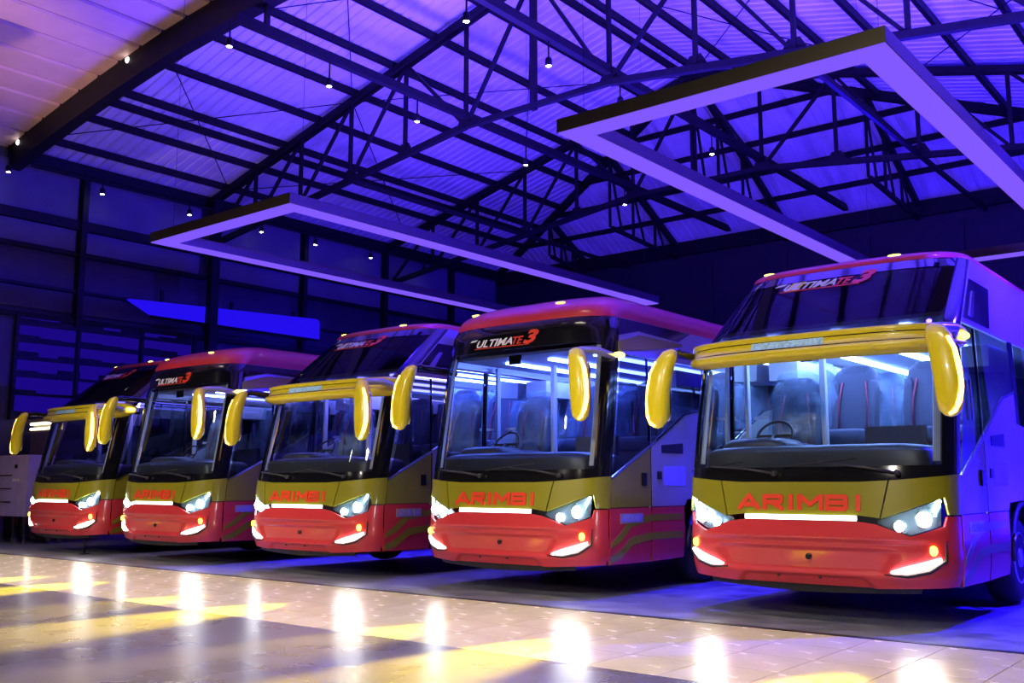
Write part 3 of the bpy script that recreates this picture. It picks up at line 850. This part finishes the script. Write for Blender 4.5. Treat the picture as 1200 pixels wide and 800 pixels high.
        for t, o in ((.16, .098), (.3, .12), (.5, .124), (.7, .12), (.85, .10), (.94, .06), (.975, .0)):
            wy = interp([(q[0], q[2]) for q in prof], t); wx = interp([(q[0], q[1]) for q in prof], t)
            f_ = min(.999, o / max(wx, .01)); yy = my + .10 * (1 - t) ** 3 - wy * (1 - f_ ** 2.5) ** .4
            pts.append((mx_ + sg * (.02 - .13 * (1 - t) ** 3) + sg * o * .86, yy - .002, zt_ - t * H_))
        m = MB(); m.tube(pts, [.018, .028, .032, .032, .028, .022, .012], 8); m.build('mirror_light_line', 'mirror_led', mir)
        # arm back to the pillar
        zp = zt_ - .06
        pil = S(sg * (SE - .12), zp, v, 0)
        m = MB(); m.tube([(mx_ - sg * .11, my + .08, zt_ - .05), (mx_ - sg * .11, my + .22, zt_ - .015), (mx_ * .9 + pil.x * .1, my + .40, zt_ - .01), (pil.x + sg * .03, pil.y - .05, zp + .02), (pil.x - sg * .04, pil.y + .1, zp)], [.045, .05, .048, .045, .04], 10)
        m.build('mirror_arm', 'black' if sg < 0 else 'silver', mir)
        m = MB(); m.pillow((pil.x + sg * .10, pil.y + .02, zp + .03), (.05, .09, .035), .8, 12, 8); m.build('arm_lamp', 'marker', mir)
    # ---- roof cap
    ys = [interp(PROF[v], zt) + D + q for q in (.02, .3, .7, 1.2, 1.8, 2.6, 3.6, 5, 7, 9, 10.6)]
    sl = [LS + q for q in (.02, .3, .7, 1.2, 1.8, 2.6, 3.6, 5, 7, 9, 10.3 if dbl else 10.9)]
    rim = [-q for q in sl[::-1]] + [LS * i / 24 for i in range(-24, 25)] + sl
    hcap = .17 if dbl else .45; yc = interp(PROF[v], zt) + (1.4 if dbl else 2.4); ee = .55 if dbl else .62
    rows = []
    for j in range(13):
        th = math.pi / 2 * j / 12; c_, s_ = math.cos(th) ** ee if j < 12 else 0, math.sin(th) ** (.9 if not dbl else .8)
        row = []
        for s in rim:
            P = surf(s, zt, v); Q = Vector((0, max(P.y, yc), zt))
            p = Q + (P - Q) * c_; p.z = zt + hcap * s_; row.append(p)
        rows.append(row)
    m = MB(); m.grid(rows); roof = m.build('roof', 'roof_red', root)
    for x in (-1.05, .62):
        i0 = min(range(len(rim)), key=lambda i: abs(rim[i] - s_of_x(x, zt)))
        p = rows[4][i0]; m = MB(); m.pillow(p, (.075, .03, .012), .8, 12, 6); m.build('marker_lamp', 'marker', roof)
    # ---- body sides
    yend = 12.0
    for sg in (-1, 1):
        sd = lambda y, z, o=0: side(y, z, sg, o)
        def sp(name, mat, bot_, top_, off=0., th=.02, k=4, nr=4, parent=root):
            m_ = MB()
            if sg < 0: bot_, top_ = bot_[::-1], top_[::-1]
            # side() runs front to back along +y for the right side: flip so faces point outwards
            patch(m_, bot_, top_, sd, off, th, k, nr); return fix_normals(m_.build(name, mat, parent)) if th else m_.build(name, mat, parent)
        fy = lambda z: interp(PROF[v], z) + .455
        door_p = root
        # entry door / front quarter
        if sg > 0:
            door = sp('door', 'yellow', [(.50, 1.04), (1.42, 1.04)], [(.53, 1.37), (1.42, 1.78)], .004)
            sp('door_lower', 'red', [(.48, .37), (1.42, .36)], [(.48, 1.03), (1.42, 1.03)], .004, parent=door)
            sp('door_glass', 'darkglass', [(.56, 1.42), (1.42, 1.82)], [(fy(2.92) + .03, 2.92), (1.42, 2.92)], .0, 0, parent=door)
            sp('door_handle', 'black', [(1.2, 1.30), (1.30, 1.30)], [(1.2, 1.46), (1.30, 1.46)], .025, .02, 2, 2, door)
            sp('door_grip', 'chrome', [(.98, 1.95), (1.02, 1.95)], [(.98, 2.35), (1.02, 2.35)], .03, .015, 1, 3, door)
        else:
            sp('quarter_panel', 'yellow', [(.50, 1.04), (1.42, 1.04)], [(.53, 1.37), (1.42, 1.78)], .004)
            sp('quarter_lower', 'red', [(.48, .37), (1.42, .36)], [(.48, 1.03), (1.42, 1.03)], .004)
            sp('quarter_glass', 'darkglass', [(.56, 1.42), (1.42, 1.82)], [(fy(2.92) + .03, 2.92), (1.42, 2.92)], .0, 0)
        sp('door_gap', 'black', [(.45, .36), (.50, .36)], [(.47, 1.40), (.525, 1.40)], -.004, .02, 1, 3)
        sp('panel_gap', 'black', [(1.42, .37), (1.455, .37)], [(1.42, 2.92), (1.455, 2.92)], -.003, .02, 1, 4)
        sp('rear_quarter', 'silver', [(1.455, 1.04), (2.28, 1.04), (2.34, 1.12), (2.9, 1.14)], [(1.455, 1.80), (2.28, 2.21), (2.34, 2.235), (2.9, 2.34)], .004)
        sp('rear_quarter_lower', 'red', [(1.455, .36), (2.26, .37)], [(1.455, 1.03), (2.26, 1.03)], .004)
        sp('quarter_window', 'darkglass', [(1.455, 1.83), (2.9, 2.38)], [(1.455, 2.92), (2.9, 2.92)], .0, 0)
        tr = sp('diagonal_trim', 'chrome', [(.53, 1.372), (1.42, 1.785), (2.34, 2.24), (2.9, 2.345)], [(.53, 1.405), (1.42, 1.82), (2.34, 2.275), (2.9, 2.38)], .012, .02)
        # swooshes over the red
        for (a, b2, mt) in (([(.50, .38), (.72, .42), (.98, .58), (1.4, .63), (2.2, .62)], [(.50, .46), (.70, .53), (.95, .68), (1.4, .72), (2.2, .71)], 'yellow'),
                            ([(.50, .56), (.72, .64), (.95, .80), (1.4, .86), (2.2, .86)], [(.50, .62), (.70, .74), (.93, .89), (1.4, .94), (2.2, .94)], 'yellow')):
            sp('side_stripe', mt, a, b2, .007, .004, 5, 2)
        if sg > 0:
            pt = lambda x, z, o: side(x, z, 1, .008 + o)
            num = sp('fleet_number', 'silver', [(.70, .845), (1.22, .845)], [(.70, .965), (1.22, .965)], .010, .004, 2, 1)
            root['_num'] = num.name
            sp('inspection_panel', 'darkplastic', [(1.7, 1.72), (2.25, 1.72)], [(1.7, 1.82), (2.25, 1.86)], .012, .01, 2, 1)
            sp('side_vent', 'lilac', [(1.75, 1.30), (2.3, 1.30)], [(1.75, 1.55), (2.3, 1.55)], .008, .006, 2, 1)
            sp('fuel_cap', 'darkplastic', [(1.58, 1.38), (1.68, 1.38)], [(1.58, 1.48), (1.68, 1.48)], .016, .02, 2, 2)
        # long body
        for (y0, y1) in ((3.62, 8.2), (9.5, yend)):
            sp('side_skirt', 'red', [(y0, .38), (y1, .38)], [(y0, 1.03), (y1, 1.03)], .004)
            sp('side_stripe', 'yellow', [(y0, .63), (y1, .63)], [(y0, .72), (y1, .72)], .007, .004, 2, 1)
        sp('side_panel', 'silver', [(2.9, 1.14), (3.60, 1.10), (3.62, 1.04), (8.18, 1.04), (8.22, 1.12), (9.48, 1.12), (9.5, 1.04), (yend, 1.04)], [(2.9, 2.0), (3.60, 1.95), (3.62, 1.95), (8.18, 1.95), (8.22, 1.95), (9.48, 1.95), (9.5, 1.95), (yend, 1.95)], .004)
        sp('window_pillar', 'black', [(2.9, 1.95), (3.08, 1.95)], [(2.9, 2.95), (3.08, 2.95)], .002)
        for i in range(5):
            y0 = 3.1 + i * 1.76
            sp('side_window', 'darkglass', [(y0, 1.97), (y0 + 1.70, 1.97)], [(y0, 2.93), (y0 + 1.70, 2.93)], 0, 0)
            sp('window_pillar', 'black', [(y0 + 1.70, 1.95), (y0 + 1.76, 1.95)], [(y0 + 1.70, 2.95), (y0 + 1.76, 2.95)], .002, .02, 1, 2)
        ya = fy(2.92)
        if dbl:
            sp('roof_side', 'silver', [(fy(2.94) + .01, 2.94), (3.0, 2.94), (yend, 2.94)], [(fy(3.74), 3.76), (3.6, 3.76), (yend, 3.76)], .0, .03, 8, 8)
            sp('upper_quarter_glass', 'black', [(fy(3.0) + .04, 3.0), (2.1, 3.0)], [(fy(3.5), 3.5), (2.45, 3.5)], .008, .006, 4, 4)
            sp('vent_fin', 'chrome', [(fy(3.08) + .18, 3.05), (fy(3.08) + .32, 3.05)], [(fy(3.4) + .12, 3.36), (fy(3.4) + .2, 3.36)], .018, .01, 2, 3)
        else:
            sp('roof_side', 'silver', [(fy(2.94) + .01, 2.94), (3.0, 2.94), (yend, 2.94)], [(fy(3.4), 3.40), (3.0, 3.40), (yend, 3.40)], .0, .03, 8, 6)
            sp('upper_quarter_glass', 'black', [(fy(3.2) - .02, 3.16), (1.3, 3.27), (2.3, 3.24)], [(fy(3.4) - .02, 3.395), (1.3, 3.395), (2.7, 3.395)], .008, .006, 6, 3)
            sp('shoulder_swoosh', 'yellow', [(fy(3.0) - .02, 2.96), (1.3, 3.02), (2.4, 3.18)], [(fy(3.1) - .02, 3.08), (1.3, 3.22), (2.4, 3.22)], .010, .006, 6, 3)
        # arches and wheels
        for yw in (2.95, 8.85):
            m = MB(); m.tube([(sg * 1.395, yw + .60 * math.cos(t), .50 + .60 * math.sin(t)) for t in [math.pi * i / 18 for i in range(19)]], .028, 6); m.build('wheel_arch', 'darkplastic', root)
            m = MB(); m.box(sg * .82 - .02, sg * .82 + .02, yw - .68, yw + .68, .4, 1.15); m.build('wheel_well', 'darkplastic', root)
            c = (sg * 1.18, yw, .5)
            m = MB(); m.lathe([(-.15, .28), (-.16, .40), (-.12, .485), (0, .50), (.12, .485), (.16, .40), (.15, .28)], c, 'x', 32); tyre = m.build('wheel', 'rubber', root)
            m = MB(); m.lathe([(sg * .10, .27), (sg * .155, .29), (sg * .165, .275), (sg * .12, .24), (sg * .05, .16), (sg * .12, .12), (sg * .17, .10), (sg * .175, .0)], c, 'x', 28); m.build('rim', 'alloy', tyre)
            m = MB()
            for q in range(10):
                t = 2 * math.pi * q / 10; m.lathe([(sg * .06, .018), (sg * .13, .016)], (c[0], c[1] + .155 * math.cos(t), c[2] + .155 * math.sin(t)), 'x', 6)
            m.build('wheel_nuts', 'chrome', tyre)
    # ---- rear, underside, interior
    m = MB(); m.box(-1.36, 1.36, yend - .04, yend, .4, zt + .1); m.build('rear_panel', 'red', root)
    m = MB(); m.box(-.80, .80, .9, yend - .1, .45, 1.1); m.box(-1.3, 1.3, .8, 2.2, .42, .5); m.box(-1.3, 1.3, 3.7, 8.1, .42, .5); m.build('chassis', 'darkplastic', root)
    m = MB(); m.box(-1.36, 1.36, .75, yend - .1, 1.14, 1.2); m.build('cabin_floor', 'dash', root)
    m = MB(); m.box(-1.3, 1.3, 2.1, yend - .1, 1.2, 1.38); m.build('seat_platform', 'dash', root)
    zc = 3.02
    m = MB(); m.box(-1.26, 1.26, .95 if dbl else .75, yend - .1, zc, zc + .04); m.build('cabin_ceiling', 'inner', root)
    for x in (-.75, .0, .75):
        m = MB(); m.box(x - .05, x + .05, 1.2, 9.0, zc - .03, zc - .002); m.build('cabin_lamp', 'cab5' if dbl else 'cab4', root)
    for sg in (-1, 1):
        m = MB(); m.box(min(sg * .92, sg * 1.3), max(sg * .92, sg * 1.3), 2.3, 10.5, 2.62, 2.86); m.build('luggage_rack', 'inner', root)
    m = MB(); m.pillow((0, .72, 1.44), (1.22, .46, .28), .28, 40, 12); m.pillow((-.72, .82, 1.62), (.40, .34, .20), .45); ds_ = m.build('dashboard', 'dash', root)
    m = MB(); n_ = 24
    m.tube([(-.72 + .21 * math.cos(2 * math.pi * i / n_), 1.12 + .12 * math.sin(2 * math.pi * i / n_), 1.86 + .17 * math.sin(2 * math.pi * i / n_)) for i in range(n_ + 1)], .016, 6, False)
    m.tube([(-.72, 1.12, 1.86), (-.72, .9, 1.7)], .03, 8); m.bar((-.92, 1.12, 1.86), (-.52, 1.12, 1.86), .03); m.build('steering_wheel', 'darkplastic', ds_)
    m = MB(); m.box(-.06, .06, .35, .37, 2.58, 2.70) if dbl else m.box(-.1, .1, .42, .44, 2.86, 2.98); m.build('inner_mirror', 'black', root)
    m = MB(); m.box(-1.28, -1.24, 1.55, 1.62, 1.2, 3.0); m.box(-.42, -.36, 1.75, 1.82, 1.2, 3.0); m.box(-1.28, -.36, 1.78, 1.82, 2.1, 2.14); m.build('cab_partition', 'inner', root)
    m = MB(); m.box(.15, .8, 1.55, 1.62, 1.2, 1.95); m.build('console_panel', 'seat', root)
    seat_at(root, -.72, 1.5, 1.2, 1.15, True)
    for (y) in (2.7, 3.7, 4.7, 5.7):
        for x in (-1.0, -.46, .46, 1.0):
            seat_at(root, x, y, 1.38, 1.2, (round(y * 10) + round(x * 7)) % 3 != 0)
    return root

proto = {'double': make_coach('double'), 'single': make_coach('single')}
COACHES = [(-4.05, 'double', 5, 'red and yellow coach with yellow brow bar, farthest from the blue light box', 'A23.01'),
           (-8.00, 'single', 4, 'red and yellow coach with one tall windscreen and brightly lit blue cabin with seats', 'A23.07'),
           (-11.85, 'double', 3, 'red and yellow coach with yellow brow bar in mid-row, between two single-windscreen coaches', 'A23.10'),
           (-15.74, 'single', 2, 'red and yellow tall-windscreen coach, next but one to the pale box on legs', 'A23.11'),
           (-19.35, 'double', 1, 'red and yellow coach with yellow brow bar, next to the pale box on legs', 'A23.12')]
BUSY = 9.45
seen = set()
roots = []
for (x, v, n, label, num) in COACHES:
    if v in seen: o = copy_tree(proto[v])
    else: o = proto[v]; seen.add(v)
    roots.append((o, x, v, n, label, num))
for (o, x, v, n, label, num) in roots:
    o.location = (x, BUSY, 0)
    tag(o, label, 'coach', 'coaches parked in a row')
    if '_num' in o: del o['_num']
    for ch in o.children:
        base = ch.name.split('.')[0]
        if base == 'cabin_lamp':
            ch.data = ch.data.copy(); ch.data.materials[0] = M['cab%d' % n]
        if base == 'fleet_number':
            lettering('fleet_digits', num, 'lilac', ch, lambda a, z, q: side(a, z, 1, .010 + q), .73, 1.19, .865, .945, 0, .004, .02)
# yellow fog beams thrown on the apron by the front lamps
for (o, x, v, n, label, num) in roots:
    for sg in (-1, 1):
        spot('yellow_beam_lamp', (x + sg * 1.22, BUSY + .02, .71), (x + sg * 1.22 + .25, BUSY - 5.2, 0), (1, .80, .015), 30000 if sg < 0 else 7000, 19, .8, .03)
        spot('head_beam_lamp', (x + sg * 1.08, BUSY - .02, .60), (x + sg * 1.08, BUSY - 6, .05), (.95, .97, 1), 5, 60, .9, .03)

# ================================================================== SMALL THINGS BY THE LEFT WALL
r = empty('pale_box', (-23.4, 10.8, 0))
m = MB(); m.box(-1.0, 1.0, -.45, .5, .60, 1.93); m.build('body', 'pale', r)
m = MB(); m.box(-1.03, 1.03, -.48, .53, 1.90, 1.97); m.build('lid', 'pale', r)
for x in (-.95, -.35, .35, .9):
    m = MB(); m.box(x, x + .08, -.42, -.34, 0, .6); m.build('leg', 'chrome', r)
    m = MB(); m.box(x, x + .08, .36, .44, 0, .6); m.build('leg', 'chrome', r)
m = MB(); m.box(.3, .62, -.465, -.45, 1.38, 1.44); m.build('handle', 'white', r)
m = MB(); m.lathe([(-.02, .05), (.02, .05)], (.45, -.46, 1.72), 'y', 12); m.build('vent', 'black', r)
for z in (.9, 1.2, 1.5):
    m = MB(); m.box(-.95, .25, -.458, -.449, z, z + .03); m.build('groove', 'darkplastic', r)
tag(r, 'pale violet-lit metal box on short legs at the end of the row', 'box')
r = empty('lit_kiosk', (-24.1, 11.42, 0))
m = MB(); m.box(-.6, .9, 0, 1.1, 0, 2.55); m.build('body', 'tan', r)
m = MB(); m.box(-.65, .98, -.1, 1.15, 2.55, 2.60); m.build('ledge', 'tan', r)
m = MB(); m.box(-.6, .92, .05, 1.1, 2.60, 2.82); m.build('fascia', 'tan', r)
m = MB(); m.box(-.65, .98, -.1, 1.15, 2.82, 2.90); m.build('roof', 'tan', r)
for z in (2.66, 2.78):
    m = MB(); m.tube([(-.58, -.02, z), (.9, -.02, z)], .03, 8); m.build('tube_lamp', 'tube', r)
tag(r, 'tan kiosk with two bright tube lamps behind the pale box', 'kiosk')
r = empty('floor_stand', (-18.55, 9.75, 0))
m = MB(); m.lathe([(0, .11), (.012, .11), (.02, .03)], (0, 0, -.012), 'z', 14); m.build('foot', 'steel', r)
m = MB(); m.tube([(0, 0, 0), (0, 0, .34)], .018, 8); m.build('post', 'steel', r)
tag(r, 'thin black support stand under the bumper of the last coach', 'stand')
